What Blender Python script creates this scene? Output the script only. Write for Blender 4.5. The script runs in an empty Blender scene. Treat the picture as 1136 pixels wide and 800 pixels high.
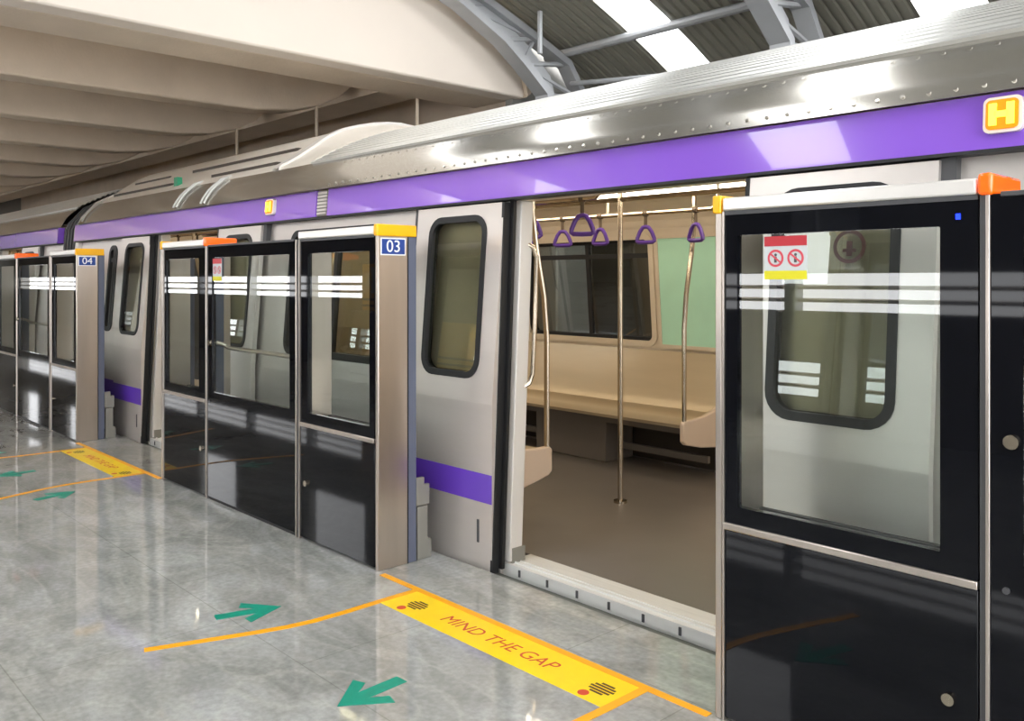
import bpy, bmesh, math, random
from math import pi, sin, cos, radians
from mathutils import Vector, Matrix
random.seed(4)
S = bpy.context.scene
COL = S.collection

# ------------------------------------------------------------------ colour / materials
def lin(c):
    return tuple(((v/255)/12.92 if v/255 <= .04045 else ((v/255+.055)/1.055)**2.4) for v in c) + (1,)

def mat(name, rgb, rough=.5, metal=0, noise=0, nscale=8, stretch=(1,1,1), coat=0, emis=None, estr=0, spec=.5, bump=0, bscale=40, rvar=0):
    m = bpy.data.materials.new(name); m.use_nodes = True
    n = m.node_tree.nodes; l = m.node_tree.links; b = n['Principled BSDF']
    b.inputs['Base Color'].default_value = lin(rgb)
    b.inputs['Roughness'].default_value = rough; b.inputs['Metallic'].default_value = metal
    b.inputs['Specular IOR Level'].default_value = spec
    b.inputs['Coat Weight'].default_value = coat; b.inputs['Coat Roughness'].default_value = .025
    if emis:
        b.inputs['Emission Color'].default_value = lin(emis); b.inputs['Emission Strength'].default_value = estr
    if noise or bump or rvar:
        tc = n.new('ShaderNodeTexCoord'); mp = n.new('ShaderNodeMapping'); mp.inputs['Scale'].default_value = stretch
        l.new(tc.outputs['Object'], mp.inputs['Vector'])
        nz = n.new('ShaderNodeTexNoise'); nz.inputs['Scale'].default_value = nscale; nz.inputs['Detail'].default_value = 5
        l.new(mp.outputs[0], nz.inputs['Vector'])
        if noise:
            r = n.new('ShaderNodeValToRGB')
            c = lin(rgb)
            r.color_ramp.elements[0].position = .3; r.color_ramp.elements[1].position = .7
            r.color_ramp.elements[0].color = tuple(v*(1-noise) for v in c[:3])+(1,)
            r.color_ramp.elements[1].color = tuple(min(1, v*(1+noise)) for v in c[:3])+(1,)
            l.new(nz.outputs['Fac'], r.inputs['Fac']); l.new(r.outputs['Color'], b.inputs['Base Color'])
        if rvar:
            mr = n.new('ShaderNodeMapRange'); mr.inputs[3].default_value = max(0, rough-rvar); mr.inputs[4].default_value = rough+rvar
            l.new(nz.outputs['Fac'], mr.inputs[0]); l.new(mr.outputs[0], b.inputs['Roughness'])
        if bump:
            n2 = n.new('ShaderNodeTexNoise'); n2.inputs['Scale'].default_value = bscale
            l.new(mp.outputs[0], n2.inputs['Vector'])
            bp = n.new('ShaderNodeBump'); bp.inputs['Strength'].default_value = bump; bp.inputs['Distance'].default_value = .02
            l.new(n2.outputs['Fac'], bp.inputs['Height']); l.new(bp.outputs[0], b.inputs['Normal'])
    return m

def glass(name, tint, boost=1.6, floor=.04):
    m = bpy.data.materials.new(name); m.use_nodes = True
    n = m.node_tree.nodes; l = m.node_tree.links; n.clear()
    out = n.new('ShaderNodeOutputMaterial'); mix = n.new('ShaderNodeMixShader')
    tr = n.new('ShaderNodeBsdfTransparent'); tr.inputs[0].default_value = tint + (1,)
    gl = n.new('ShaderNodeBsdfGlossy'); gl.inputs['Roughness'].default_value = 0
    fr = n.new('ShaderNodeFresnel'); fr.inputs['IOR'].default_value = 1.5
    geo = n.new('ShaderNodeNewGeometry')
    inv = n.new('ShaderNodeMath'); inv.operation = 'SUBTRACT'; inv.inputs[0].default_value = 1
    l.new(geo.outputs['Backfacing'], inv.inputs[1])
    mu = n.new('ShaderNodeMath'); mu.operation = 'MULTIPLY_ADD'; mu.inputs[1].default_value = boost; mu.inputs[2].default_value = floor; mu.use_clamp = True
    l.new(fr.outputs[0], mu.inputs[0])
    m2 = n.new('ShaderNodeMath'); m2.operation = 'MULTIPLY'
    l.new(mu.outputs[0], m2.inputs[0]); l.new(inv.outputs[0], m2.inputs[1])
    l.new(m2.outputs[0], mix.inputs[0]); l.new(tr.outputs[0], mix.inputs[1]); l.new(gl.outputs[0], mix.inputs[2])
    l.new(mix.outputs[0], out.inputs[0])
    return m

def floor_mat():
    m = mat('polished_granite', (150,153,147), .04, spec=1.0)
    n = m.node_tree.nodes; l = m.node_tree.links; b = n['Principled BSDF']
    tc = n.new('ShaderNodeTexCoord')
    mp = n.new('ShaderNodeMapping'); mp.inputs['Rotation'].default_value = (0,0,.5); mp.inputs['Scale'].default_value = (1,1.9,1)
    l.new(tc.outputs['Object'], mp.inputs['Vector'])
    nz = n.new('ShaderNodeTexNoise'); nz.inputs['Scale'].default_value = 1.3; nz.inputs['Detail'].default_value = 9; nz.inputs['Roughness'].default_value = .62; nz.inputs['Distortion'].default_value = 1.2
    l.new(mp.outputs[0], nz.inputs['Vector'])
    r = n.new('ShaderNodeValToRGB'); e = r.color_ramp.elements
    e[0].position = .28; e[0].color = lin((130,131,127)); e[1].position = .72; e[1].color = lin((184,186,184))
    k = e.new(.5); k.color = lin((157,158,154))
    l.new(nz.outputs['Fac'], r.inputs['Fac'])
    # pale veins
    nv = n.new('ShaderNodeTexNoise'); nv.inputs['Scale'].default_value = .9; nv.inputs['Detail'].default_value = 6; nv.inputs['Distortion'].default_value = 2.2
    l.new(mp.outputs[0], nv.inputs['Vector'])
    rv = n.new('ShaderNodeValToRGB'); ev = rv.color_ramp.elements
    ev[0].position = .44; ev[0].color = (0,0,0,1); ev[1].position = .56; ev[1].color = (0,0,0,1)
    kv = ev.new(.5); kv.color = (.28,.28,.28,1)
    l.new(nv.outputs['Fac'], rv.inputs['Fac'])
    mx = n.new('ShaderNodeMixRGB'); mx.inputs['Color2'].default_value = lin((196,196,186))
    l.new(rv.outputs['Color'], mx.inputs['Fac']); l.new(r.outputs['Color'], mx.inputs['Color1'])
    # fine speckle
    ns = n.new('ShaderNodeTexNoise'); ns.inputs['Scale'].default_value = 38; ns.inputs['Detail'].default_value = 4
    l.new(tc.outputs['Object'], ns.inputs['Vector'])
    rs = n.new('ShaderNodeMapRange'); rs.inputs[1].default_value = .3; rs.inputs[2].default_value = .7; rs.inputs[3].default_value = .86; rs.inputs[4].default_value = 1.12
    l.new(ns.outputs['Fac'], rs.inputs[0])
    m2 = n.new('ShaderNodeMixRGB'); m2.blend_type = 'MULTIPLY'; m2.inputs['Fac'].default_value = 1
    l.new(mx.outputs[0], m2.inputs['Color1']); l.new(rs.outputs[0], m2.inputs['Color2'])
    # joints between slabs
    br = n.new('ShaderNodeTexBrick'); br.offset = .5
    br.inputs['Scale'].default_value = 1; br.inputs['Brick Width'].default_value = 1.22; br.inputs['Row Height'].default_value = .86
    br.inputs['Mortar Size'].default_value = .0025; br.inputs['Color1'].default_value = (1,1,1,1); br.inputs['Color2'].default_value = (.93,.93,.93,1); br.inputs['Mortar'].default_value = (.72,.72,.7,1)
    l.new(tc.outputs['Object'], br.inputs['Vector'])
    m3 = n.new('ShaderNodeMixRGB'); m3.blend_type = 'MULTIPLY'; m3.inputs['Fac'].default_value = 1
    l.new(m2.outputs[0], m3.inputs['Color1']); l.new(br.outputs['Color'], m3.inputs['Color2'])
    l.new(m3.outputs[0], b.inputs['Base Color'])
    return m

M = dict(
    floor=floor_mat(),
    steel=mat('brushed_stainless', (200,190,180), .3, 1, noise=.1, nscale=6, stretch=(1,1,.12)),
    bodysteel=mat('car_body_stainless', (210,203,197), .34, .5, noise=.06, nscale=5, stretch=(.15,1,1)),
    roofmetal=mat('roof_aluminium', (186,182,174), .17, .85, noise=.05, nscale=3, stretch=(.3,1,1), rvar=.03),
    roofrib=mat('ribbed_roof_aluminium', (208,208,203), .32, .65, noise=.05, nscale=3),
    purple=mat('purple_vinyl', (140,94,210), .12, coat=1),
    purple_low=mat('purple_paint', (104,66,190), .3, coat=.3),
    black=mat('black_back_painted_glass', (11,12,17), .03, spec=.24),
    rubber=mat('black_rubber', (22,23,25), .55),
    darkgrey=mat('dark_grey_paint', (72,72,74), .5),
    bluegrey=mat('blue_grey_powder_coat', (92,98,116), .45),
    block=mat('grey_cast_housing', (140,138,130), .5, .3),
    chrome=mat('polished_chrome', (190,178,160), .2, 1),
    rail=mat('rail_aluminium', (236,232,226), .3, .55),
    orange=mat('orange_cap_glow', (246,104,14), .18, coat=.5, emis=(255,96,0), estr=.35),
    yellow=mat('yellow_cap', (250,184,6), .3, coat=.3),
    sticker=mat('yellow_floor_vinyl', (252,214,2), .3, noise=.03, nscale=14),
    tape=mat('orange_floor_tape', (248,170,6), .35, noise=.05, nscale=18),
    teal=mat('teal_floor_vinyl', (0,142,118), .35, noise=.06, nscale=20),
    red=mat('red_print', (206,62,40), .4),
    signred=mat('sign_red', (182,36,48), .4),
    pinkred=mat('sign_ring_red', (205,70,84), .4),
    signgrey=mat('sign_pale_grey', (196,202,202), .4),
    signyel=mat('sign_yellow', (214,206,20), .4),
    maroon=mat('dark_maroon_print', (64,22,18), .4),
    blue=mat('number_plate_blue', (26,62,138), .35),
    white=mat('white_print', (240,242,244), .4),
    cream=mat('warm_cream_panel', (218,204,182), .35, noise=.03, nscale=4),
    doorwhite=mat('white_door_pillar', (216,212,206), .35),
    sill=mat('sill_aluminium', (226,226,222), .4, .25, noise=.05, nscale=20, stretch=(.2,3,1)),
    trainfloor=mat('brown_grey_vinyl_floor', (112,106,100), .3, noise=.07, nscale=3),
    seat=mat('brushed_bench_steel', (196,180,152), .3, .5, noise=.08, nscale=5, stretch=(.15,1,1)),
    seatbox=mat('grey_seat_box', (108,100,92), .5),
    ivory=mat('ivory_end_panel', (220,200,180), .35),
    green=mat('mint_green_panel', (190,240,214), .25, noise=.05, nscale=3),
    strap=mat('purple_strap_plastic', (92,58,150), .35),
    grip=mat('grey_strap_web', (96,82,66), .6),
    led=mat('led_diffuser', (255,244,222), .4, emis=(255,240,216), estr=9),
    hlamp=mat('amber_lamp', (235,140,10), .3, emis=(255,120,0), estr=.55),
    hcore=mat('amber_lamp_core', (255,230,90), .3, emis=(255,214,60), estr=1.6),
    bezel=mat('white_bezel', (240,232,220), .3),
    concrete=mat('beige_painted_concrete', (212,196,176), .75, noise=.06, nscale=2.2, bump=.15, bscale=30),
    fascia=mat('cream_plaster', (228,217,204), .7, noise=.02, nscale=1.2),
    wallgrey=mat('grey_hoarding', (128,126,120), .6, noise=.05, nscale=2),
    farwall=mat('grey_concrete_wall', (84,80,74), .8, noise=.1, nscale=2),
    ballast=mat('ballast_slab', (58,56,54), .9, noise=.3, nscale=14),
    sheet=mat('olive_grey_roof_sheet', (140,138,126), .5, .0, noise=.05, nscale=2),
    truss=mat('grey_truss_paint', (168,170,172), .4, .2, noise=.05, nscale=4),
    bluelamp=mat('blue_indicator', (20,40,230), .3, emis=(20,50,255), estr=3),
    edgerubber=mat('grey_edge_rubber', (86,90,82), .6),
    shroud=mat('satin_roof_cover', (222,214,202), .38, .35, noise=.05, nscale=3),
    tag_green=mat('green_tag', (20,132,92), .4),
    bellows=mat('gangway_bellows', (66,66,68), .7, noise=.1, nscale=6),
    slot=mat('dark_slot', (62,54,46), .7),
)
M['glass'] = glass('screen_glass', (.925,.96,.94), 1.4, .045)
M['trainglass'] = glass('tinted_train_glass', (.74,.74,.66), 1.5, .05)
M['poly'] = glass('clear_roof_sheet', (.97,.97,.97), .6, .0)

# ------------------------------------------------------------------ mesh builder
class MB:
    def __init__(s): s.v = []; s.f = []
    def add(s, vs, fs):
        o = len(s.v); s.v += [tuple(v) for v in vs]; s.f += [tuple(i+o for i in f) for f in fs]; return s
    def box(s, x0,x1,y0,y1,z0,z1):
        v = [(x,y,z) for z in (z0,z1) for y in (y0,y1) for x in (x0,x1)]
        return s.add(v, [(0,2,3,1),(4,5,7,6),(0,1,5,4),(2,6,7,3),(0,4,6,2),(1,3,7,5)])
    def tube(s, pts, r, n=10, cap=True):
        pts = [Vector(p) for p in pts]; rings = []
        up = None
        for i, p in enumerate(pts):
            t = (pts[min(i+1,len(pts)-1)] - pts[max(i-1,0)]).normalized()
            if up is None:
                a = Vector((0,0,1)) if abs(t.z) < .9 else Vector((1,0,0))
                up = (a - t*a.dot(t)).normalized()
            else: up = (up - t*up.dot(t)).normalized()
            w = t.cross(up)
            rr = r[i] if isinstance(r,(list,tuple)) else r
            rings.append([p + (up*cos(2*pi*k/n) + w*sin(2*pi*k/n))*rr for k in range(n)])
        vs = [q for R in rings for q in R]; fs = []
        for i in range(len(pts)-1):
            for k in range(n):
                a = i*n+k; b = i*n+(k+1)%n
                fs.append((a, b, b+n, a+n))
        if cap: fs += [tuple(reversed(range(n))), tuple(range((len(pts)-1)*n, len(pts)*n))]
        return s.add(vs, fs)
    def disc(s, c, axis, r, h, n=20):
        c = Vector(c); a = Vector(axis).normalized()
        return s.tube([c, c+a*h], r, n)
    def prism(s, poly, lo, hi, axis='x'):
        """poly of 2D points extruded along axis; x: (y,z)  y: (x,z)  z: (x,y)"""
        n = len(poly)
        def P(p, t):
            return (t,p[0],p[1]) if axis=='x' else (p[0],t,p[1]) if axis=='y' else (p[0],p[1],t)
        v = [P(p,lo) for p in poly] + [P(p,hi) for p in poly]
        f = [tuple(range(n)), tuple(range(2*n-1,n-1,-1))] + [(i,(i+1)%n+0,(i+1)%n+n,i+n) for i in range(n)]
        return s.add(v, f)
    def strip(s, prof, x0, x1, xs=1):
        """open (y,z) profile swept along x, single skin"""
        n = len(prof); v = []
        for i in range(xs+1):
            x = x0 + (x1-x0)*i/xs
            v += [(x,p[0],p[1]) for p in prof]
        f = [(i*n+k, i*n+k+1, (i+1)*n+k+1, (i+1)*n+k) for i in range(xs) for k in range(n-1)]
        return s.add(v, f)
    def plate(s, x0,x1,z0,z1,y0,y1, holes=(), zb=None, zt=None, seg=5):
        """upright plate in XZ between y0 and y1 with rounded holes (hx0,hx1,hz0,hz1,r) sorted along x"""
        hs = sorted(holes)
        zc = sorted(set([z0,z1] + [z for z in (zb,zt) if z is not None and z0 < z < z1]))
        def quads(a,b,c,d):                                    # front/back quads of a rect
            zz = [c] + [z for z in zc if c < z < d] + [d]
            for p,q in zip(zz, zz[1:]):
                s.add([(a,y0,p),(b,y0,p),(b,y0,q),(a,y0,q)], [(0,1,2,3)])
                s.add([(a,y1,p),(b,y1,p),(b,y1,q),(a,y1,q)], [(3,2,1,0)])
        xcur = x0
        for (a,b,c,d,r) in hs:
            g = .012
            A,B,C,D = a-g, b+g, c-g, d+g
            A = max(A,x0); B = min(B,x1); C = max(C,z0); D = min(D,z1)
            if A > xcur: quads(xcur,A,z0,z1)
            if C > z0: quads(A,B,z0,C)
            if D < z1: quads(A,B,D,z1)
            loop = []; rect = []
            for (cx,cz,a0,rc) in ((b-r,d-r,0,(B,D)),(a+r,d-r,90,(A,D)),(a+r,c+r,180,(A,C)),(b-r,c+r,270,(B,C))):
                for k in range(seg+1):
                    t = radians(a0+90*k/seg); loop.append((cx+r*cos(t), cz+r*sin(t))); rect.append(rc)
            n = len(loop)
            for i in range(n):
                j = (i+1)%n
                pi_,pj = loop[i],loop[j]; ri,rj = rect[i],rect[j]
                fr = [(pi_[0],pi_[1]),(pj[0],pj[1])] + ([rj,ri] if ri != rj else [ri])
                s.add([(p[0],y0,p[1]) for p in fr], [tuple(range(len(fr)))])
                s.add([(p[0],y1,p[1]) for p in fr], [tuple(reversed(range(len(fr))))])
                s.add([(pi_[0],y0,pi_[1]),(pi_[0],y1,pi_[1]),(pj[0],y1,pj[1]),(pj[0],y0,pj[1])], [(0,1,2,3)])
            xcur = B
        if xcur < x1: quads(xcur,x1,z0,z1)
        zz = zc
        for p,q in zip(zz,zz[1:]):
            s.add([(x0,y0,p),(x0,y1,p),(x0,y1,q),(x0,y0,q)], [(0,1,2,3)])
            s.add([(x1,y0,p),(x1,y1,p),(x1,y1,q),(x1,y0,q)], [(3,2,1,0)])
        s.add([(x0,y0,z0),(x1,y0,z0),(x1,y1,z0),(x0,y1,z0)], [(0,1,2,3)])
        s.add([(x0,y0,z1),(x1,y0,z1),(x1,y1,z1),(x0,y1,z1)], [(3,2,1,0)])
        return s
    def ring(s, x0,x1,z0,z1,r,w,y0,y1, seg=6):
        """rounded rectangular ring (gasket) of width w inside the given outline"""
        def loop(i):
            o = []
            X0,X1,Z0,Z1 = x0+i,x1-i,z0+i,z1-i; R = max(r-i,.004)
            for (cx,cz,a0) in ((X1-R,Z1-R,0),(X0+R,Z1-R,90),(X0+R,Z0+R,180),(X1-R,Z0+R,270)):
                for k in range(seg+1):
                    t = radians(a0+90*k/seg); o.append((cx+R*cos(t), cz+R*sin(t)))
            return o
        a, b = loop(0), loop(w); n = len(a)
        v = [(p[0],y0,p[1]) for p in a]+[(p[0],y0,p[1]) for p in b]+[(p[0],y1,p[1]) for p in a]+[(p[0],y1,p[1]) for p in b]
        f = []
        for i in range(n):
            j = (i+1)%n
            f += [(i,j,n+j,n+i),(2*n+i,3*n+i,3*n+j,2*n+j),(i,2*n+i,2*n+j,j),(n+i,n+j,3*n+j,3*n+i)]
        return s.add(v,f)
    def rrect(s, x0,x1,z0,z1,r,y0,y1,seg=6):
        o = []
        for (cx,cz,a0) in ((x1-r,z1-r,0),(x0+r,z1-r,90),(x0+r,z0+r,180),(x1-r,z0+r,270)):
            for k in range(seg+1):
                t = radians(a0+90*k/seg); o.append((cx+r*cos(t), cz+r*sin(t)))
        return s.prism(o, y0, y1, 'y')
    def map(s, fn):
        s.v = [tuple(fn(*p)) for p in s.v]; return s
    def build(s, name, m, parent=None, bevel=0, smooth=False, merge=False, **props):
        me = bpy.data.meshes.new(name)
        bm = bmesh.new()
        vs = [bm.verts.new(p) for p in s.v]
        for f in s.f:
            try: bm.faces.new([vs[i] for i in f])
            except ValueError: pass
        if merge or bevel: bmesh.ops.remove_doubles(bm, verts=bm.verts[:], dist=1e-5)
        bmesh.ops.recalc_face_normals(bm, faces=bm.faces[:])
        bm.to_mesh(me); bm.free()
        me.materials.append(M[m] if isinstance(m,str) else m)
        if smooth:
            for p in me.polygons: p.use_smooth = True
        o = bpy.data.objects.new(name, me); COL.objects.link(o)
        if parent: o.parent = parent
        if bevel:
            b = o.modifiers.new('bevel','BEVEL'); b.width = bevel; b.segments = 2; b.limit_method = 'ANGLE'; b.angle_limit = radians(40)
        if smooth or bevel:
            try:
                for p in me.polygons: p.use_smooth = True
                me.set_sharp_from_angle(angle=radians(35))
            except Exception: pass
        for k,v in props.items(): o[k] = v
        return o

def thing(name, label, cat, group=None, loc=(0,0,0)):
    o = bpy.data.objects.new(name, None); COL.objects.link(o); o.location = loc; o.empty_display_size = .1
    o['label'] = label; o['category'] = cat; o['kind'] = 'thing'
    if group: o['group'] = group
    return o
def tag(o, label, cat, group=None):
    o['label'] = label; o['category'] = cat; o['kind'] = 'thing'
    if group: o['group'] = group
    return o
def struct(o, label=None, cat=None):
    o['kind'] = 'structure'
    if label: o['label'] = label
    if cat: o['category'] = cat
    return o
KIDS = {}
def copy_tree(o, parent=None):
    c = o.copy(); COL.objects.link(c)
    if parent: c.parent = parent
    for ch in list(o.children): copy_tree(ch, c)
    return c

def text_mesh(txt, size, name, m, parent, loc, rot, extrude=.0006, shear=0, sx=1):
    cu = bpy.data.curves.new(name+'_curve','FONT'); cu.body = txt; cu.size = size; cu.extrude = extrude; cu.align_x = 'CENTER'; cu.align_y = 'CENTER'; cu.shear = shear
    t = bpy.data.objects.new(name+'_tmp', cu); COL.objects.link(t)
    bpy.context.view_layer.update()
    me = bpy.data.meshes.new_from_object(t.evaluated_get(bpy.context.evaluated_depsgraph_get()))
    bpy.data.objects.remove(t)
    me.materials.clear(); me.materials.append(M[m])
    me.transform(Matrix.Translation(loc) @ rot.to_4x4() @ Matrix.Diagonal((sx,1,1,1)))
    o = bpy.data.objects.new(name, me); COL.objects.link(o); o.parent = parent
    return o

PER = 4.88                 # pitch of the doors along the train (m)
DOORS = (-7.53, -2.65, 2.23)
YC = 4.48                  # centre line of the track

# ------------------------------------------------------------------ platform and setting
struct(MB().box(-34,6,-3.2,2.97,-1.05,0).build('floor','floor'), 'polished grey granite platform floor', 'floor')
struct(MB().box(-34,8,2.97,9.2,-1.25,-1.05).build('ground_trackbed','ballast'), 'dark concrete track bed below the platform edge', 'track bed')
e = MB().box(-34,6,2.97,3.062,-.12,-.032)
struct(e.build('trim_platform_edge','edgerubber'), 'dark grey rubber strip along the platform edge', 'edge strip')

# wall beyond the track
struct(MB().box(-34,-7.4,8.25,8.5,-1.05,4.55).build('wall_far_concourse','concrete'), 'beige wall beyond the train under the slab', 'wall')
struct(MB().box(-7.4,8,8.25,8.5,-1.05,3.68).build('wall_far','farwall'), 'grey concrete wall beyond the train', 'wall')
# back of the platform: parapet, gap with rails, hoarding above
struct(MB().box(-34,6,-3.2,-3.02,0,1.18).build('wall_back','wallgrey'), 'grey parapet at the back of the platform', 'wall')
bw = MB().plate(-34,6,1.56,3.84,-3.2,-3.06,[(-33.4+4.8*k,-31.6+4.8*k,2.3,3.5,.02) for k in range(6)]+[(-5.6,-4.4,2.45,3.82,.02),(-.04,1.1,2.45,3.82,.02)])  # row of openings under the slab added to let in light
struct(bw.build('wall_back_upper','wallgrey'), 'grey wall with openings above the parapet railing', 'wall')
struct(MB().box(-34.2,-34,-3.4,8.5,-1.05,4.8).build('wall_left_end','wallgrey'), 'grey wall at the far end of the platform', 'wall')
struct(MB().box(-7.48,-7.36,6.86,8.6,2.0,4.3).build('wall_left_infill','wallgrey'), 'grey infill wall beside the gable', 'wall')
for i in range(14):
    x = 5-2.4*i
    b = MB().box(x-.06,x+.06,-3.19,-3.03,1.18,1.56)
    struct(b.build('trim_back_post','truss'))
b = MB()
for z in (1.29,1.42): b.tube([(-34,-3.1,z),(6,-3.1,z)], .022, 8)
tag(b.build('parapet_railing','steel'), 'steel tube railing along the parapet at the back of the platform', 'railing')

# vaulted roof over platform and track
R, ZC, Y0 = 12.9, -7.8, 2.4
def vault(y, dr=0): return ZC + math.sqrt((R+dr)**2 - (y-Y0)**2)
SKY = [(-6.0+2.78*k, -5.44+2.78*k) for k in range(4)]
def slope_roof(spans_open, ya, yb, xa=-7.3, xb=4.6):
    n_ = max(2,int((yb-ya)/.45)); ys = [ya+(yb-ya)*i/n_ for i in range(n_+1)]; m_ = len(ys)
    spans = []; cur = xa
    for a,b in spans_open: spans.append((cur,a)); cur = b
    spans.append((cur,xb))
    mb = MB()
    for (a,b) in spans:
        n = max(1,int(round((b-a)/.11))); w = (b-a)/n; xs = []
        for i in range(n):
            x = a+i*w; xs += [(x,0),(x+w*.5,0),(x+w*.6,.022),(x+w*.9,.022)]
        xs.append((b,0))
        mb.add([(x,y,vault(y,h)) for x,h in xs for y in ys],
               [(i*m_+k, i*m_+k+1, (i+1)*m_+k+1, (i+1)*m_+k) for i in range(len(xs)-1) for k in range(m_-1)])
    o = struct(mb.build('ceiling_roof_sheet','sheet'), 'olive grey corrugated vaulted roof sheeting', 'roof')
    sol = o.modifiers.new('thick','SOLIDIFY'); sol.thickness = .004; sol.offset = 1
    for (a,b) in spans_open:
        mb = MB(); v = []
        for x in (a-.02,b+.02):
            for d in (.03,.036): v += [(x,y,vault(y,d)) for y in ys]
        f = []
        for k in range(m_-1): f += [(k,k+1,2*m_+k+1,2*m_+k),(m_+k,3*m_+k,3*m_+k+1,m_+k+1)]
        NSKY[0] += 1
        struct(mb.add(v,f).build('window_%d'%NSKY[0],'poly'), 'clear skylight strip across the corrugated roof', 'skylight')
NSKY = [0]
slope_roof(SKY, 2.4, 8.6)
slope_roof([(-7.2,-6.5),(-3.8,-3.05),(-.2,.5)], -1.6, 2.4)
slope_roof([(-5.6,-4.4),(-.04,1.1)], -3.5, -1.6)
# purlins
for y in (7.25,5.75,4.1,2.4,.7,-1.55):
    mb = MB().tube([(-7.2,y,vault(y)-.07),(4.6,y,vault(y)-.07)], .05, 10)
    struct(mb.build('trim_purlin','truss',smooth=True), 'grey tube purlin along the vaulted roof', 'purlin')
# lattice trusses: inner chord deepens towards the springing
INNER = [(7.02,2.6),(7.0,3.2),(6.96,3.585),(6.61,3.86),(6.3,4.07),(5.72,4.34),(5.0,4.56),(4.0,4.74),(2.4,4.84)]
def mirror(pts): return pts + [(2*Y0-y,z) for y,z in reversed(pts[:-1])]
OUT = [(7.62,2.6),(7.62,3.2),(7.58,3.6),(7.3,vault(7.3)-.16),(6.8,vault(6.8)-.16),(6.1,vault(6.1)-.15),(5.2,vault(5.2)-.14),(4.1,vault(4.1)-.13),(2.4,vault(2.4)-.12)]
inn, out = mirror(INNER), mirror(OUT)
for x in (-6.95,-4.0,-1.15,1.7):
    t = MB()
    for chord,w,h in ((inn,.10,.045),(out,.09,.04)):
        n = len(chord); v = []
        for i,(y,z) in enumerate(chord):
            p = Vector(chord[max(i-1,0)]); q = Vector(chord[min(i+1,n-1)]); d = (q-p).normalized(); nn = Vector((-d.y,d.x))
            for sx,sn in ((-1,-1),(1,-1),(1,1),(-1,1)): v.append((x+sx*w, y+nn.x*h*sn, z+nn.y*h*sn))
        f = [(i*4+k,i*4+(k+1)%4,(i+1)*4+(k+1)%4,(i+1)*4+k) for i in range(n-1) for k in range(4)]
        t.add(v,f+[(0,1,2,3),tuple(4*(n-1)+k for k in (3,2,1,0))])
    for i in range(len(inn)-1):                             # lattice
        a = Vector((x,*inn[i])); b = Vector((x,*out[i])); c = Vector((x,*out[i+1])); d = Vector((x,*inn[i+1]))
        t.tube([a,b],.03,6); t.tube([a,c] if i%2 else [b,d],.028,6)
    # solid haunch webs near the springing
    for sgn in (1,-1):
        pl = [(7.0,2.6),(7.0,3.2),(6.96,3.585),(6.61,3.86),(6.3,4.07),(5.72,4.34),(5.5,4.42),(5.9,vault(5.9)-.17),(6.3,4.32),(6.7,4.08),(7.05,3.8),(7.2,3.4),(7.2,2.6)]
        if sgn < 0: pl = [(2*Y0-y,z) for y,z in pl]
        t.prism(pl, x-.012, x+.012, 'x')
    struct(t.build('trim_roof_truss','truss'), 'blue grey curved lattice truss under the vaulted roof', 'truss')
    # columns carrying the truss
    for y in (7.32,2*Y0-7.32):
        zb = -1.05 if y > 3 else 1.6
        struct(MB().box(x-.14,x+.14,y-.3 if y > 3 else -3.06,y+.3,zb,2.62).build('column_truss','truss',bevel=.02), 'grey column under the roof truss', 'column')
# bracing rods of the roof
for a,b in (((-6.9,7.35,3.75),(-4.1,7.5,3.5)),((-6.9,5.4,4.45),(-4.05,7.1,4.0)),((-6.6,6.55,4.35),(-6.6,6.55,3.9))):
    struct(MB().tube([a,b],.028,8).build('trim_brace','truss',smooth=True))

# concrete mezzanine slab on the far end with cream gable above it
ZS = 3.58
pl = [(-3.4,ZS),(6.93,ZS),(6.95,3.62),(6.90,3.80),(6.80,3.96),(6.52,4.15),(6.06,4.31),(5.9,4.40),(5.2,4.56),(4.0,4.74),(2.4,4.84),(0.8,4.74),(-.4,4.56),(-1.1,4.4),(-3.4,3.9)]
struct(MB().prism(pl,-7.5,-7.25,'x').build('wall_left_gable','fascia',bevel=.02), 'cream plastered gable wall above the tracks', 'wall')
rim = MB()
cv = [p for p in pl[1:9]]
v = []
for y,z in cv: v += [(-7.52,y,z),(-7.52,y+.07,z+.05),(-7.2,y+.07,z+.05),(-7.2,y,z)]
n = len(cv)
rim.add(v,[(i*4+k,i*4+(k+1)%4,(i+1)*4+(k+1)%4,(i+1)*4+k) for i in range(n-1) for k in range(4)]+[(0,1,2,3),(4*n-4,4*n-3,4*n-2,4*n-1)])
struct(rim.build('trim_gable_edge','concrete'), 'beige curved edge moulding of the gable wall', 'moulding')
struct(MB().box(-34,-7.5,-3.4,8.4,4.55,4.8).build('ceiling_slab','concrete'), 'beige concrete slab over the far platform', 'ceiling')
struct(MB().box(-8.12,-7.5,-3.4,6.93,ZS,4.55).build('ceiling_beam','concrete',bevel=.02), 'deep concrete edge beam carrying the gable', 'beam')
for i in range(9):
    x = -10.15-2.4*i
    # underside bends down into a haunch over the track girder
    pl = [(-3.4,4.55),(-3.4,ZS),(5.0,ZS),(5.5,ZS+.06),(5.9,ZS+.17),(6.2,ZS+.33),(6.5,ZS+.6),(6.5,4.55)]
    struct(MB().prism(pl,x-.17,x+.17,'x').build('ceiling_beam','concrete',bevel=.02), 'beige concrete cross beam under the slab', 'beam')
struct(MB().box(-34,-8.12,6.5,7.1,3.95,4.55).build('ceiling_girder','concrete'), 'beige concrete girder along the track', 'beam')
for i,(x,y) in enumerate(((-8.3,6.2),(-10.5,6.15),(-12.9,6.15))):
    tag(MB().tube([(x,y,4.55),(x,y,2.55)],.022,10).build('drop_pipe','concrete',smooth=True),
        ['thin hanging pipe behind the edge beam of the gable','thin hanging pipe at the end of the second concrete beam','thin hanging pipe at the end of the third concrete beam'][i],'pipe')

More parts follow.
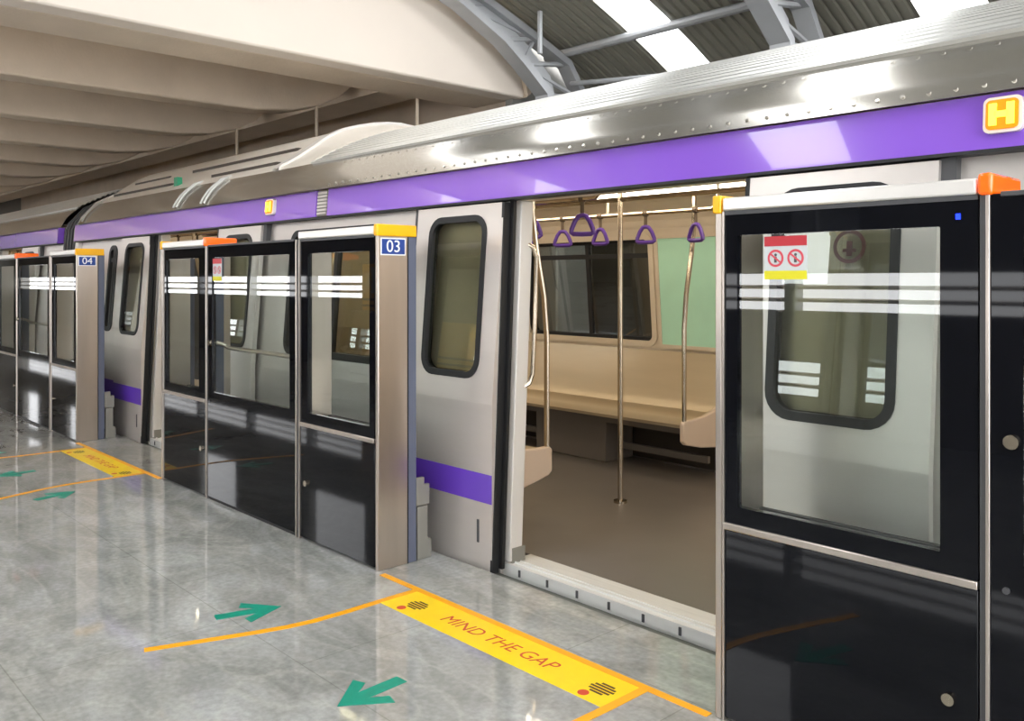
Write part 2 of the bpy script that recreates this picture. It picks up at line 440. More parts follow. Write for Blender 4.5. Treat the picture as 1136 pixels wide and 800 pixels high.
# ------------------------------------------------------------------ train
def lean(z): return 0 if z < .85 else .081*(min(z,2.105)-.85)
def near(x,y,z): return (x, y+lean(z), z)
def far(x,y,z): return (x, 2*YC-y-lean(z), z)
X0, X1 = -10.5, 4.5
HALF = .725
WB = []                                                     # body segments between doorways
edges = [X0] + [e for d in DOORS for e in (d-HALF, d+HALF)] + [X1]
SEG = [(edges[i],edges[i+1]) for i in range(0,len(edges),2)]
BIGW = [(-9.50,-9.27),(-5.70,-4.48), (-.82,.40)]
WZ0, WZ1 = .975, 1.845

coach = thing('metro_coach', 'silver metro coach with purple stripes standing with its doors open', 'train coach', 'metro coaches')
mb, ml, fb, fl = MB(), MB(), MB(), MB()
BIGF = [(-6.0,-4.48),(-1.12,.40)]
for (a,b) in SEG:
    for BW,q,q2 in ((BIGW,mb,ml),(BIGF,fb,fl)):
        hs = [(w0,w1,WZ0,WZ1,.09) for w0,w1 in BW if a < w0 and w1 < b]
        q.plate(a,b,-.2,1.93,3.06,3.11,hs,zb=.85); q2.plate(a,b,.02,2.12,3.115,3.17,hs,zb=.85)
for d in DOORS:
    for q in (ml,fl): q.box(d-HALF,d+HALF,3.08,3.17,1.915,2.12)
    fb.plate(d-HALF,d+HALF,-.2,1.93,3.06,3.09,[(d-.60,d-.12,WZ0,WZ1,.09),(d+.12,d+.60,WZ0,WZ1,.09)],zb=.85)
    fl.plate(d-HALF,d+HALF,.02,1.915,3.095,3.11,[(d-.60,d-.12,WZ0,WZ1,.09),(d+.12,d+.60,WZ0,WZ1,.09)],zb=.85)
mb.map(near).build('side_wall','bodysteel',coach,merge=True); fb.map(far).build('side_wall','bodysteel',coach,merge=True)
ml.map(near).build('inner_lining','cream',coach,merge=True); fl.map(far).build('inner_lining','cream',coach,merge=True)
# lower purple stripe and horizontal seams on the body between doorways
st = MB()
for (a,b) in SEG: st.box(a,b,3.056,3.06,.335,.485)
st.map(near).build('lower_stripe','purple_low',coach,label='purple lower stripe')
# cantrail with the wide purple band
vent_x = (-5.20, -.32)
pieces = []; c = X0
for v_ in vent_x: pieces.append((c,v_-.075)); c = v_+.075
pieces.append((c,X1))
mb = MB()
for a,b in pieces: mb.box(a,b,2.99,3.06,1.925,2.105)
mb.map(near).build('purple_band','purple',coach,label='wide purple band under the roof')
for v_ in vent_x:
    gv = MB().box(v_-.073,v_+.073,3.0,3.06,1.93,2.10).map(near).build('vent_grille','block',coach)
    g = MB()
    for k in range(7): g.box(v_-.06,v_+.06,2.990,3.0,1.94+k*.023,1.953+k*.023)
    g.map(near).build('grille_slats','bodysteel',gv)
MB().box(X0,X1,2.985,3.07,1.913,1.925).map(near).build('band_shadow_line','rubber',coach)  # black strip standing in for the shadow line below the purple band
# windows of the body
for side,fn in ((0,near),(1,far)):
    for (w0,w1) in (BIGF if side else BIGW):
        f = MB().ring(w0-.005,w1+.005,WZ0-.005,WZ1+.005,.095,.045,3.052,3.112)
        f.box((w0+w1)/2-.02,(w0+w1)/2+.02,3.065,3.10,WZ0+.03,WZ1-.03); f.box(w0+.03,w1-.03,3.065,3.10,1.68,1.72)
        fo = f.map(fn).build('window_frame','rubber',coach)
        MB().rrect(w0,w1,WZ0,WZ1,.09,3.085,3.09).map(fn).build('window_pane','trainglass',fo)
        # inner bezel
        MB().ring(w0-.035,w1+.035,WZ0-.035,WZ1+.035,.1,.05,3.163,3.18).map(fn).build('inner_window_trim','cream',fo)
# doors
def leaf(a,b,fn,y=3.0,sticker=False):
    L = MB().plate(a,b,-.02,1.905,y,y+.035,[(b-.62 if False else (a+b)/2-.245,(a+b)/2+.245,WZ0,WZ1,.10)],zb=.85)
    lo = L.map(fn).build('door_leaf','bodysteel',coach,merge=True)
    c = (a+b)/2
    fr = MB().ring(c-.25,c+.25,WZ0-.005,WZ1+.005,.105,.035,y-.006,y+.04).map(fn).build('window_gasket','rubber',lo)
    MB().rrect(c-.24,c+.24,WZ0+.005,WZ1-.005,.095,y+.012,y+.018).map(fn).build('window_pane','trainglass',lo)
    MB().box(a,b,y-.003,y,.335,.485).map(fn).build('lower_stripe','purple_low',lo,label='purple lower stripe')
    if not sticker: return lo
    n = 24; v = []
    for k in range(n):
        t = 2*pi*k/n
        for r_ in (.062,.048): v.append((c+.06+r_*cos(t), y+.0095, 1.62+r_*sin(t)))
    MB().add(v,[(2*k,2*((k+1)%n),2*((k+1)%n)+1,2*k+1) for k in range(n)]).box(c+.05,c+.07,y+.009,y+.0115,1.585,1.64).box(c+.035,c+.085,y+.009,y+.0115,1.60,1.612).map(fn).build('round_sticker','maroon',lo)
    return lo
for d in DOORS:
    la = leaf(d-HALF-.74,d-HALF,near); lb = leaf(d+HALF,d+HALF+.74,near,sticker=(d == DOORS[1]))
    MB().box(d-HALF-.012,d-HALF+.008,2.997,3.04,-.02,1.905).map(near).build('edge_seal','rubber',la)
    MB().box(d+HALF-.008,d+HALF+.012,2.997,3.04,-.02,1.905).map(near).build('edge_seal','rubber',lb)
    # recessed emergency release on the leaf
    MB().box(d-HALF-.115,d-HALF-.10,2.996,3.0,.12,.24).map(near).build('release_slot','darkgrey',la)
    # black end stops of the door track above the parked leaves
    for xx in (d-HALF-.79,d+HALF+.735):
        MB().box(xx,xx+.055,3.02,3.062,1.70,1.925).map(near).build('track_stop','darkgrey',coach)
    # far side, closed
    for s_ in (-1,1):
        c = d+s_*.36
        fo = MB().ring(c-.25,c+.25,WZ0-.01,WZ1+.01,.105,.045,3.05,3.12).map(far).build('far_door_gasket','rubber',coach)
        MB().rrect(c-.24,c+.24,WZ0,WZ1,.09,3.085,3.09).map(far).build('window_pane','trainglass',fo)
    # door pillars (white jamb with dark seal) and sill
    for s_ in (-1,1):
        x = d+s_*HALF
        j = MB().box(min(x,x-s_*.045),max(x,x-s_*.045),3.085,3.172,.03,1.915).map(near).build('door_pillar','doorwhite',coach,bevel=.006)
        MB().box(min(x,x-s_*.03),max(x,x-s_*.03),3.042,3.062,.0,1.915).map(near).build('door_seal','rubber',j)
        MB().box(min(x,x-s_*.05),max(x,x-s_*.05),3.1,3.19,.02,.10).build('pillar_foot','block',j)
    sb = MB().box(d-HALF,d+HALF,3.08,3.28,-.05,.022)
    sb.box(d-HALF,d+HALF,3.115,3.122,.022,.03).box(d-HALF,d+HALF,3.155,3.16,.022,.027)
    so = sb.build('door_sill','sill',coach)
    for k in range(7): MB().box(d-.6+k*.2-.006,d-.6+k*.2+.006,3.074,3.08,-.025,.01).build('sill_bolt','darkgrey',so)
    # grab handle by each door pillar
    for s_ in (-1,1):
        x = d+s_*(HALF-.02)
        p = [(x,3.18,.92),(x-s_*.03,3.22,.95),(x-s_*.035,3.24,1.0),(x-s_*.035,3.26,1.3),(x-s_*.035,3.27,1.62),(x-s_*.03,3.25,1.67),(x,3.2,1.7)]
        MB().tube(p,.013,10).build('grab_handle','chrome',coach,smooth=True)
    # inner header cover above doorway
    MB().box(d-HALF-.1,d+HALF+.1,3.25,3.30,1.93,2.12).build('door_header_cover','cream',coach,bevel=.01)
# floor, ceiling, ends, underframe
MB().box(X0,X1,3.28,5.70,-.06,.02).build('saloon_floor','trainfloor',coach)
MB().box(X0,X1,3.2,5.78,2.13,2.15).build('saloon_ceiling','cream',coach)
cv = MB()
for sgn in (1,-1):
    pr = [(3.25,1.9),(3.28,1.98),(3.36,2.06),(3.48,2.11),(3.6,2.125),(3.6,2.135),(3.22,2.135),(3.22,1.9)]
    if sgn < 0:
        cv.prism([(2*YC-y,z) for y,z in pr],X0+.05,X1-.05,'x')
cv.build('ceiling_cove','cream',coach)
for xa,xb in ((X0,X0+.06),(X1-.06,X1)):
    MB().box(xa,xb,3.18,3.95,-.1,2.12).box(xa,xb,5.01,5.78,-.1,2.12).box(xa,xb,3.95,5.01,1.95,2.12).build('end_wall','cream',coach)
MB().box(X0+.1,X1-.1,3.35,5.6,-.5,-.2).build('underframe','darkgrey',coach)
for bx in (-8.2,2.2):
    w = MB().box(bx-1.3,bx+1.3,3.6,5.36,-.78,-.5)
    bo = w.build('bogie','darkgrey',coach,bevel=.03)
    for dx in (-.95,.95):
        for yy in (3.62,5.22): MB().disc((bx+dx,yy,-.65),(0,1,0),.39,.12,24).build('wheel','darkgrey',bo)
# LED strips, broken into lamps
for y in (3.98,4.98):
    x = X0+.3
    while x < X1-.9:
        MB().box(x,x+.95,y-.05,y+.05,2.105,2.13).build('ceiling_lamp','led',coach)
        x += 1.02
# handrails and straps
for y in (3.88,5.08):
    h = MB()
    for (a,b) in SEG:
        aa, bb = max(a+.02,X0+.2), min(b-.02,X1-.2)
        h.tube([(aa,y,2.12),(aa,y,2.02),(aa+.05,y,1.985),(bb-.05,y,1.985),(bb,y,2.02),(bb,y,2.12)],.016,8)
        k = aa+.8
        while k < bb-.3: h.tube([(k,y,1.985),(k,y,2.12)],.012,6); k += .8
    ho = h.build('hand_rail','chrome',coach,smooth=True)
h = MB().tube([(X0+.2,YC,2.03),(X1-.2,YC,2.03)],.016,8)
k = X0+.5
while k < X1-.3: h.tube([(k,YC,2.03),(k,YC,2.12)],.012,6); k += 1.0
h.build('hand_rail','chrome',coach,smooth=True)
def strap(x,y,rz):
    so = bpy.data.objects.new('strap_handle',None); COL.objects.link(so); so.parent = coach; so.location = (x,y,1.985); so.rotation_euler = (0,0,rz)
    MB().box(-.012,.012,-.003,.003,-.11,.0).tube([(-.02,0,0),(.02,0,0)],.022,8).build('strap_web','grip',so)
    pts = []
    for (px,pz) in ((0,-.10),(-.022,-.105),(-.045,-.135),(-.066,-.185),(-.068,-.203),(-.055,-.212),(0,-.214),(.055,-.212),(.068,-.203),(.066,-.185),(.045,-.135),(.022,-.105),(0,-.10)):
        pts.append((px,0,pz))
    MB().tube(pts,.015,8).build('grip_ring','strap',so,smooth=True)
i = 0
for x in (-3.58,-4.02,-4.46,-4.86,-5.3,-5.75,-6.2,-9.1,-9.6,-10.0,-1.6,-1.1,-.6):
    for y in (3.88,5.08):
        i += 1; strap(x+(.03 if y<4 else 0),y,[.1,.5,-.2,1.2,.3,-.6,.05][i%7])
# benches with end panels and stanchions
BN = [(-10.35,-8.66),(-6.41,-3.77),(-1.53,1.10)]
for (a,b) in BN:
    for fn in (near,far):
        flat = (lambda x,y,z: (x,y,z)) if fn is near else (lambda x,y,z: (x,2*YC-y,z))
        prof = [(3.2,.92),(3.235,.92),(3.31,.56),(3.35,.49),(3.43,.462),(3.66,.475),(3.75,.472),(3.79,.45),(3.78,.425),(3.74,.42),(3.30,.42),(3.2,.5)]
        bo = MB().prism(prof,a,b,'x').map(flat).build('bench_seat','seat',coach,smooth=True)
        bx = MB()
        bx.box((a+b)/2-.36,(a+b)/2+.44,3.25,3.60,.02,.40) if b-a > 2 else bx.box(a+.1,a+.6,3.25,3.55,.02,.40)
        bx.map(flat).build('under_seat_box','seatbox',bo,bevel=.01)
        MB().box(a+.02,b-.02,3.172,3.2,.02,.44).map(flat).build('under_seat_shade_sheet','slot',bo)  # dark sheet added for the shade in the gap under the seat
        MB().box(a+.02,b-.02,3.4,3.43,.12,.17).map(flat).build('under_seat_bar','seatbox',bo)
        MB().box(a+.02,b-.02,3.62,3.66,.36,.42).map(flat).build('seat_bearer','seatbox',bo)
        for xe,s_ in ((b,1),(a,-1)):
            pp = [(3.17,.74),(3.21,.67),(3.29,.59),(3.40,.53),(3.55,.495),(3.68,.485),(3.79,.485),(3.81,.465),(3.81,.335),(3.78,.31),(3.6,.27),(3.17,.22)]
            MB().prism(pp,min(xe,xe+s_*.04),max(xe,xe+s_*.04),'x').map(flat).build('bench_end_panel','ivory',bo,bevel=.008)
            q = [(xe+s_*.02,3.78,.46),(xe+s_*.02,3.78,1.15),(xe+s_*.02,3.755,1.4),(xe+s_*.02,3.69,1.7),(xe+s_*.02,3.66,1.9),(xe+s_*.02,3.66,2.13)]
            MB().tube(q,.017,10).map(flat).build('stanchion','chrome',bo,smooth=True)
for d in DOORS:
    for dx in (-1.107,1.107):
        p = MB().tube([(d+dx,YC,.02),(d+dx,YC,2.13)],.0175,12)
        p.tube([(d+dx,YC,.02),(d+dx,YC,.035)],.045,14)
        p.build('centre_pole','chrome',coach,smooth=True)
# mint panel beside the far door
for xa in (-4.39,):
    p = MB().box(xa,xa+.56,3.172,3.182,.97,1.83).map(far).build('wall_panel','green',coach,label='mint green wall panel beside the window')
    MB().ring(xa-.03,xa+.59,.94,1.86,.02,.03,3.172,3.19).map(far).build('panel_frame','cream',p)
MB().box(-3.75,-3.45,3.19,3.21,1.62,1.66).map(far).build('route_strip','seatbox',coach)
# roof
def roofprof():
    p = [(3.05,2.105),(3.12,2.112),(3.128,2.13),(3.15,2.175),(3.19,2.235),(3.24,2.288),(3.295,2.333),(3.315,2.352)]
    return p
half = roofprof()
full = half + [(3.6,2.5),(YC,2.62)]
mb = MB(); lo = half; hi = [(2*YC-y,z) for y,z in reversed(half)]
FLANK = mb.strip(lo,X0,X1,1).strip(hi,X0,X1,1)
# rivets along the flank
rv = MB()
for (yy,zz) in ((3.135,2.15),(3.265,2.31)):
    k = -5.2
    while k < 1.5:
        rv.disc((k,yy+.004,zz-.004),(0,-.8,.6),.008,.008,6); k += .09
FLANK.add(rv.v,rv.f).build('roof_flank','roofmetal',coach,smooth=True,merge=True)
rib = []
def rz(y): return 2.352 + .385*(1-((YC-y)/(YC-3.315))**1.75)
y = 3.315; k = 0
rib.append((3.315,2.345)); rib.append((3.30,2.36)); rib.append((3.315,2.372))
while y < 2*YC-3.315-.01:
    yy = min(y, 2*YC-y)
    w = .058
    for t,h in ((.0,0),(.3,0),(.42,.016),(.85,.016)):
        p = y+w*t; q = p if p <= YC else 2*YC-p
        if p < 2*YC-3.33: rib.append((p, rz(max(q,3.315))+h))
    y += w
XR = -5.72; XS = -6.28
MB().strip(rib,XR,X1,1).build('ribbed_roof','roofrib',coach)
# smooth equipment shroud over the far half of the roof
prof = [(3.315,2.35)]
for i in range(17):
    t = i/16; yy = 3.34+(2*YC-3.34*2)*t; q = yy if yy <= YC else 2*YC-yy
    u = min(1,max(0,(q-3.42)/.5)); prof.append((yy, rz(max(q,3.315))+.012+.095*u*u*(3-2*u)))
prof.append((2*YC-3.315,2.35))
MB().strip(prof,X0,XS,1).build('roof_shroud','shroud',coach,smooth=True)
low = []
for k_,(yy,zz) in enumerate(prof):
    q = yy if yy <= YC else 2*YC-yy
    low.append((yy, 2.35 if k_ in (0,len(prof)-1) else rz(max(q,3.315))+.018))
n = len(prof)
MB().add([(XS+.03,*p) for p in prof]+[(XR,y,z+.004) for y,z in low]+[(XR,y,z-.06) for y,z in low],
       [(r*n+k,r*n+k+1,(r+1)*n+k+1,(r+1)*n+k) for r in range(2) for k in range(n-1)]).build('shroud_ramp','shroud',coach,smooth=True)
MB().add([(XS-.05,y,z-.02) for y,z in prof]+[(XS-.05,y,z+.02) for y,z in prof]+[(XS+.05,y,z+.02) for y,z in prof]+[(XS+.05,y,z-.02) for y,z in prof],
       [(r*n+k,r*n+k+1,(r+1)*n+k+1,(r+1)*n+k) for r in range(3) for k in range(n-1)]).build('shroud_lip','rail',coach)
sl = MB()
def sz(q):
    u = min(1,max(0,(q-3.42)/.5)); return rz(q)+.012+.095*u*u*(3-2*u)
for (xa,xb,yy,hw) in ((-7.7,-6.47,3.45,.026),(-8.6,-6.5,3.65,.02),(-10.25,-8.62,3.45,.026),(-10.2,-9.2,3.65,.01)):
    z = sz(yy); t = MB().box(xa,xb,yy-hw,yy+hw,z-.02,z+.012)
    sl.add(t.v,t.f)
sl.build('shroud_slots','slot',coach)
for xx in (-7.80,-7.73,-7.22,-7.15,-10.35):
    pts = [(xx,y+-.012,z+.012) for y,z in half[2:]]+[(xx,3.36,2.388)]
    MB().tube(pts,.011,8).build('drip_tube','roofrib',coach,smooth=True)
yy = 3.40
MB().box(-8.42,-8.34,yy-.03,yy+.02,rz(yy)-.0,rz(yy)+.085).build('green_tag','tag_green',coach,label='small green marker plate on the roof')
# amber door lamps on the band
for xx in (-5.915+.02,-.98,):
    b = MB().rrect(xx-.058,xx+.058,1.972,2.088,.02,2.965,2.992).map(near).build('door_lamp','bezel',coach)
    MB().rrect(xx-.048,xx+.048,1.982,2.078,.015,2.958,2.967).map(near).build('lamp_lens','hlamp',b)
    hc = MB()
    for dx in (-.026,.026): hc.box(xx+dx-.011,xx+dx+.011,2.951,2.959,1.995,2.066)
    hc.box(xx-.02,xx+.02,2.951,2.959,2.02,2.04)
    hc.map(near).build('lamp_core','hcore',b)
# dark end frame and gangway bellows
rr = MB()
prof = [(3.02,-.1),(3.02,.85),(3.12,2.1),(3.16,2.2),(3.32,2.38),(3.6,2.53),(4.0,2.69),(YC,2.76)]
prof += [(2*YC-y,z) for y,z in reversed(prof[:-1])]
inner = [(YC+(y-YC)*.93,z*.95) for y,z in prof]
n = len(prof); v = [(x,p[0],p[1]) for x in (X0-.03,X0+.08) for q in (prof,inner) for p in q]
f = []
for i in range(n-1):
    f += [(i,i+1,n+i+1,n+i),(2*n+i,3*n+i,3*n+i+1,2*n+i+1),(i,2*n+i,2*n+i+1,i+1),(n+i,n+i+1,3*n+i+1,3*n+i)]
rr.add(v,f).build('end_frame','bodysteel',coach)
bl = MB()
for k in range(5):
    x = X0-.04-.11*k
    for (s1,x_,w) in ((.985,x,.06),(.955,x-.06,.05)):
        bl.prism([(YC+(y-YC)*s1,.0+z*s1) for y,z in prof],x_-w,x_,'x')
bl.build('gangway_bellows','bellows',coach)

coach2 = copy_tree(coach); coach2.location.x = -15.62
coach2['label'] = 'silver metro coach coupled behind the bellows, mostly hidden by the 04 pillar'
coach['label'] = 'silver metro coach with its door open in front of the 03 pillar'

# ------------------------------------------------------------------ platform screen doors
YP = 2.555
ZG0, ZG1 = .735, 1.648
def screen_panel(x0,x1,disc_at,label,gate='right',mid=True):
    """half-height fixed screen: glass above, black panel below"""
    t = thing('platform_screen',label,'screen panel','platform screen panels')
    ga, gb = (x0+.05,x1-.10) if gate == 'right' else (x0+.09,x1-.045)
    MB().plate(x0,x1,.675,1.73,YP,YP+.028,[(ga,gb,ZG0,ZG1,.004)]).build('glazing_frame','black',t,merge=True)
    MB().box(ga-.002,gb+.002,YP+.008,YP+.018,ZG0-.002,ZG1+.002).build('glass_pane','glass',t)
    MB().box(x0,x1,YP,YP+.022,.012,.652).build('lower_panel','black',t,bevel=.003)
    MB().box(x0+.01,x1-.01,YP+.03,YP+.20,.0,.64).build('cabinet','rubber',t)
    if mid:
        MB().box(x0,x1,YP-.008,YP+.03,.652,.676).build('middle_rail','steel',t,bevel=.003)
    else:
        MB().box(x0,x1,YP+.002,YP+.028,.652,.676).build('middle_rail','black',t)
    MB().box(x0,x1,YP-.012,YP+.20,1.732,1.776).build('top_rail','rail',t,bevel=.006)
    MB().box(x0,x1,YP-.003,YP+.03,1.718,1.732).build('top_gasket','darkgrey',t)
    MB().box(x0-.004,x0+.004,YP-.006,YP+.03,.0,1.73).build('edge_strip','steel',t)
    for xx in (x0+.014,x1-.034):
        MB().box(xx,xx+.02,YP+.03,YP+.19,.64,1.73).build('inner_post','steel',t)
    MB().box(x0+.03,x1-.03,YP+.165,YP+.19,.64,.70).build('inner_rail','rubber',t)
    if disc_at:
        MB().disc((disc_at,YP,.33),(0,-1,0),.017,.012,20).build('lock_disc','chrome',t,smooth=True)
    return t
def prohibition_sign(t,x0,x1,z0,z1,y):
    h = z1-z0; w = x1-x0
    s = MB().box(x0,x1,y-.002,y,z0,z1).build('sticker','signgrey',t,label='red, grey and yellow warning sticker')
    MB().box(x0,x1,y-.003,y-.002,z1-.23*h,z1).build('sticker_header','signred',s)
    MB().box(x0,x1,y-.003,y-.002,z0,z0+.2*h).build('sticker_footer','signyel',s)
    for cx in (x0+.27*w,x0+.74*w):
        cz = z0+.49*h; r = .19*w
        g = MB(); n = 20; v = []
        for k in range(n):
            a = 2*pi*k/n
            v += [(cx+r*cos(a),y-.0032,cz+r*sin(a)),(cx+.74*r*cos(a),y-.0032,cz+.74*r*sin(a)),(cx+r*cos(a),y-.002,cz+r*sin(a)),(cx+.74*r*cos(a),y-.002,cz+.74*r*sin(a))]
        g.add(v,[q for k in range(n) for q in ((4*k,4*((k+1)%n),4*((k+1)%n)+1,4*k+1),(4*k,4*k+2,4*((k+1)%n)+2,4*((k+1)%n)))])
        a = radians(45)
        g.prism([(cx+r*.8*cos(a+pi/2+.0)-.0,cz+r*.8*sin(a+pi/2)),(cx+r*.8*cos(a+pi/2+.25),cz+r*.8*sin(a+pi/2+.25)),(cx+r*.8*cos(a-pi/2),cz+r*.8*sin(a-pi/2)),(cx+r*.8*cos(a-pi/2+.25),cz+r*.8*sin(a-pi/2+.25))],y-.0033,y-.0021,'y')
        g.build('prohibition_ring','pinkred',s)
        p = MB().box(cx-.18*r,cx+.14*r,y-.0029,y-.0021,cz-.5*r,cz+.18*r).disc((cx,y-.0021,cz+.38*r),(0,-1,0),.17*r,.0007,10)
        p.build('pictogram','darkgrey',s)
def emergency_gate(x0,x1,label):
    t = thing('emergency_gate',label,'screen gate','platform screen gates')
    MB().plate(x0,x1,.02,1.73,YP,YP+.028,[(x0+.085,x1-.085,.735,ZG1,.004)]).build('gate_leaf','black',t,merge=True)
    MB().box(x0+.083,x1-.083,YP+.008,YP+.018,.733,ZG1+.002).build('glass_pane','glass',t)
    MB().box(x0+.03,x1-.03,YP-.004,YP+.08,1.722,1.736).build('top_strip','darkgrey',t,bevel=.003)
    for xx in (x0,x1):
        MB().box(xx-.0055,xx+.0055,YP-.008,YP+.04,.0,1.73).build('side_post','steel',t,bevel=.002)
        MB().box(xx-.022,xx+.022,YP+.001,YP+.045,.0,1.73).build('side_channel','darkgrey',t)
    MB().tube([(x0+.09,YP+.03,1.07),(x0+.11,YP+.075,1.055),(x0+.16,YP+.085,1.035),(x1-.16,YP+.085,1.03),(x1-.1,YP+.03,1.03)],.014,10).build('push_bar','steel',t,smooth=True)
    MB().disc((x0+.058,YP,1.068),(0,-1,0),.019,.012,20).build('lock_disc','chrome',t,smooth=True)
    MB().disc((x0+.045,YP,.67),(0,-1,0),.009,.008,14).build('key_hole','darkgrey',t,smooth=True)
    MB().box(x0,x1,YP+.005,YP+.06,.0,.02).build('threshold','rubber',t)
    # orange post cap, no lamp; a faint glow is put into its material
    MB().box(x0-.022,x0+.016,YP-.02,YP+.215,1.728,1.788).build('post_cap','orange',t,bevel=.009,label='orange cap')
    MB().box(x0-.018,x0+.012,YP+.03,YP+.12,.0,1.728).build('post_body','bluegrey',t,bevel=.003)
    return t
def end_post(xe,s_,txt,label):
    """brushed end post of a screen; s_ = +1 faces +x"""
    t = thing('screen_end_post',label,'screen post','screen end posts')
    a,b = sorted((xe-s_*.026,xe))
    MB().box(a,b,YP-.002,YP+.185,.0,1.735).build('steel_cover','steel',t,bevel=.004)
    a2,b2 = sorted((xe-s_*.026,xe-s_*.004))
    MB().box(a2,b2,YP+.187,YP+.245,.0,1.735).build('seal_channel','bluegrey',t,bevel=.004)
    MB().box(min(a2,b2)-.001,max(a2,b2)+.004,YP+.185,YP+.19,.0,1.735).build('seal_gap','rubber',t)
    a3,b3 = sorted((xe-s_*.027,xe-s_*.006))
    k = MB().prism([(YP+.247,.36),(YP+.247,.44),(YP+.30,.44),(YP+.30,.40),(YP+.335,.40),(YP+.335,.29),(YP+.247,.29)],a3,b3,'x')
    k.prism([(YP+.257,.0),(YP+.257,.285),(YP+.325,.285),(YP+.325,.11),(YP+.35,.10),(YP+.35,.0)],a3,b3-.003*s_,'x')
    k.build('guide_housing','block',t,bevel=.004)
    a4,b4 = sorted((xe-s_*.028,xe+s_*.006))
    cap = MB().box(a4,b4,YP-.012,YP+.24,1.724,1.786).build('post_cap','yellow',t,bevel=.006,label='yellow cap')
    if txt:
        y0,y1 = YP+.012,YP+.168
        x = xe+s_*.001
        p = MB().box(min(x,x+s_*.003),max(x,x+s_*.003),y0,y1,1.625,1.715).build('number_plate','white',t)
        MB().box(min(x+s_*.003,x+s_*.004),max(x+s_*.003,x+s_*.004),y0+.006,y1-.006,1.631,1.709).build('plate_face','blue',p)
        rot = (Matrix.Rotation(radians(90),3,'Z') @ Matrix.Rotation(radians(90),3,'X'))
        text_mesh(txt,.088,'plate_number','white',p,Vector((x+s_*.0052,(y0+y1)/2,1.669)),rot,sx=1.05)
    return t

# doorway 03 side: right hand screen
P1 = screen_panel(-1.685,-.879,-.955,'near black and glass screen with warning sticker, beside the open train door')
MB().box(-.936,-.924,YP-.004,YP,1.666,1.682).build('indicator_lamp','bluelamp',P1,label='tiny blue indicator lamp')
prohibition_sign(P1,-1.535,-1.385,1.50,1.64,YP+.008)
G1 = emergency_gate(-.853,.377,'black emergency gate meeting the near screen under an orange post cap')
screen_panel(.412,1.24,.48,'screen panel past the near emergency gate','left')
end_post(-1.72,-1,None,'end post of the near screen across the doorway from the 03 post')
# between door 04 and door 03
screen_panel(-4.551,-3.787,-4.475,'black and glass screen attached to the 03 post','left')
G2 = emergency_gate(-5.82,-4.586,'emergency gate with push bar between the 03 post screen and the narrow screen')
prohibition_sign(G2,-5.735,-5.60,1.49,1.64,YP+.008)
screen_panel(-6.578,-5.846,-5.9,'narrow black and glass screen bordering the 04 doorway, ahead of the push bar gate')
end_post(-3.75,1,'03','steel end post with yellow cap and blue plate 03')
end_post(-6.62,-1,None,'end post of the narrow screen across the doorway from the 04 post')
# beyond door 04
screen_panel(-9.431,-8.667,-9.36,'black and glass screen attached to the 04 post','left')
emergency_gate(-10.70,-9.466,'dark emergency gate beyond the 04 post screen')
screen_panel(-11.53,-10.726,-10.8,'dark screen at the far end of the platform past the 04 post gate')
end_post(-8.63,1,'04','steel end post with yellow cap and blue plate 04')

# ------------------------------------------------------------------ floor markings
def ribbon(pts,w,z0=.0004,z1=.002):
    mb = MB(); v = []; n = len(pts)
    for i,p in enumerate(pts):
        a = Vector(pts[max(i-1,0)]); b = Vector(pts[min(i+1,n-1)]); d = (b-a).normalized(); nn = Vector((-d.y,d.x))*w/2
        p = Vector(p)
        for q,z in ((p-nn,z0),(p+nn,z0),(p+nn,z1),(p-nn,z1)): v.append((q.x,q.y,z))
    f = [(i*4+k,i*4+(k+1)%4,(i+1)*4+(k+1)%4,(i+1)*4+k) for i in range(n-1) for k in range(4)]
    return mb.add(v,f+[(0,1,2,3),(4*n-1,4*n-2,4*n-3,4*n-4)])
ARROW = [(0,0),(.125,-.158),(.072,-.175),(.03,-.112),(.03,-.29),(-.03,-.29),(-.03,-.112),(-.072,-.175),(-.125,-.158)]
def arrow(tip,ang,label):
    c,s = cos(ang),sin(ang)                                  # ang turns +y towards -x
    pl = [(tip[0]+u*c-v_*s, tip[1]+u*s+v_*c) for u,v_ in ARROW]
    o = MB().prism(pl,.0004,.002,'z').build('floor_arrow','teal')
    return tag(o,label,'floor arrow','teal floor arrows')
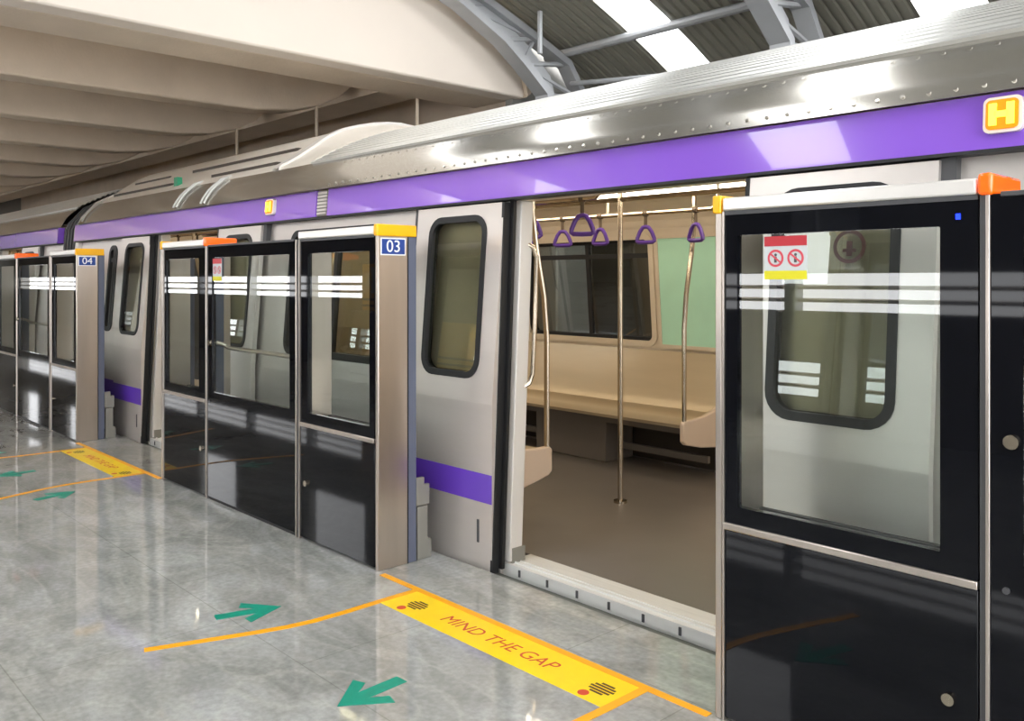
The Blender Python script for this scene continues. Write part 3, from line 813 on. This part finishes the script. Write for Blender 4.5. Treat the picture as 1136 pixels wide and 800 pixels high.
def markings(cx,w1,w2,w3,pre):
    d = cx+2.735
    s = thing('gap_sticker','yellow MIND THE GAP floor sticker %s'%w1,'floor sticker','gap stickers')
    MB().box(-3.40+d,-2.02+d,2.315,2.53,.0004,.002).build('vinyl_sheet','sticker',s)
    text_mesh('MIND THE GAP',.098,'lettering','red',s,Vector((-2.70+d,2.42,.0022)),Matrix.Identity(3),.0003,shear=.15,sx=1.02)
    for ex in (-3.235+d,-2.115+d):
        e = MB()
        for k,(hw,yy) in enumerate(((.03,2.385),(.048,2.402),(.055,2.42),(.048,2.438),(.03,2.455))):
            e.box(ex-hw,ex+hw,yy-.005,yy+.005,.002,.0028)
        eo = e.build('emblem','maroon',s)
        MB().disc((ex-.03,2.35,.002),(0,0,1),.022,.0008,16).build('emblem_dot','red',eo)
    tag(ribbon([(-3.70+d,2.545),(-1.74+d,2.545)],.034,.0004,.003).build('floor_tape','tape'),'straight orange tape line %s'%w1,'floor tape','orange floor tapes')
    cvl = [(-3.40,2.53),(-3.40,2.35),(-3.395,2.15),(-3.40,1.98),(-3.42,1.86),(-3.455,1.74),(-3.52,1.55),(-3.60,1.32)]
    tag(ribbon([(x+d,y) for x,y in cvl],.036,.0004,.0026).build('floor_tape','tape'),'curved orange tape line %s'%w2,'floor tape','orange floor tapes')
    tag(ribbon([(-5.41-x+d,y) for x,y in cvl],.036,.0004,.0026).build('floor_tape','tape'),'orange tape line %s'%w3,'floor tape','orange floor tapes')
    arrow((-3.655+d,1.957),-.27,'teal floor arrow %s'%pre[0])
    arrow((-2.665+d,1.643),pi+.06,'teal floor arrow %s'%pre[1])
    arrow((-1.755+d,1.957),.27,'teal floor arrow %s'%pre[2])
markings(-2.735,'in front of the open doorway by the 03 post','running from the 03 doorway sticker past the boarding arrow','from the sticker corner by the near black screen',
   ('pointing to the train beside the curved orange line below the 03 screen','pointing away from the train in the middle of the 03 doorway','pointing to the train before the near black screen'))
markings(-7.615,'in front of the doorway by the 04 post','running from the 04 doorway sticker, farther side','from the 04 sticker towards the platform',
   ('pointing to the train at the far side of the 04 doorway','pointing away from the train in the middle of the 04 doorway','pointing to the train below the yellow 04 sticker'))

# ------------------------------------------------------------------ kiosk at the back of the platform, seen mirrored in the glass
k = thing('ticket_kiosk','grey kiosk with yellow banded sign board at the back of the platform','kiosk',loc=(0,0,0))
MB().box(-12.1,-10.5,-2.95,-2.55,0,1.0).build('kiosk_body','wallgrey',k,bevel=.02)
MB().box(-12.1,-10.5,-2.95,-2.8,1.0,1.75).build('sign_board','yellow',k,bevel=.01)
b = MB()
for z in (1.06,1.16): b.box(-12.12,-10.48,-2.96,-2.79,z,z+.035)
b.build('board_bands','rubber',k)
MB().box(-11.8,-11.25,-2.8,-2.79,1.28,1.7).build('board_screen','signgrey',k)

# ------------------------------------------------------------------ light
w = bpy.data.worlds.new('overcast'); S.world = w; w.use_nodes = True
bg = w.node_tree.nodes['Background']; bg.inputs['Color'].default_value = (.97,.98,1,1); bg.inputs['Strength'].default_value = 7.6
# ------------------------------------------------------------------ camera
cd = bpy.data.cameras.new('camera'); cam = bpy.data.objects.new('camera',cd); COL.objects.link(cam); S.camera = cam
cam.location = (0,0,1.5); cam.rotation_euler = (radians(90),0,math.atan2(.732,.6815))
cd.sensor_width = 36; cd.lens = 970/1136*36; cd.shift_y = -90/1136; cd.clip_start = .05
S.view_settings.view_transform = 'Standard'; S.view_settings.look = 'None'; S.view_settings.gamma = 1; S.view_settings.use_curve_mapping = False
S.view_settings.exposure = 0
S.cycles.transparent_max_bounces = 32; S.cycles.max_bounces = 10; S.cycles.diffuse_bounces = 5; S.cycles.glossy_bounces = 6
S.cycles.use_denoising = True
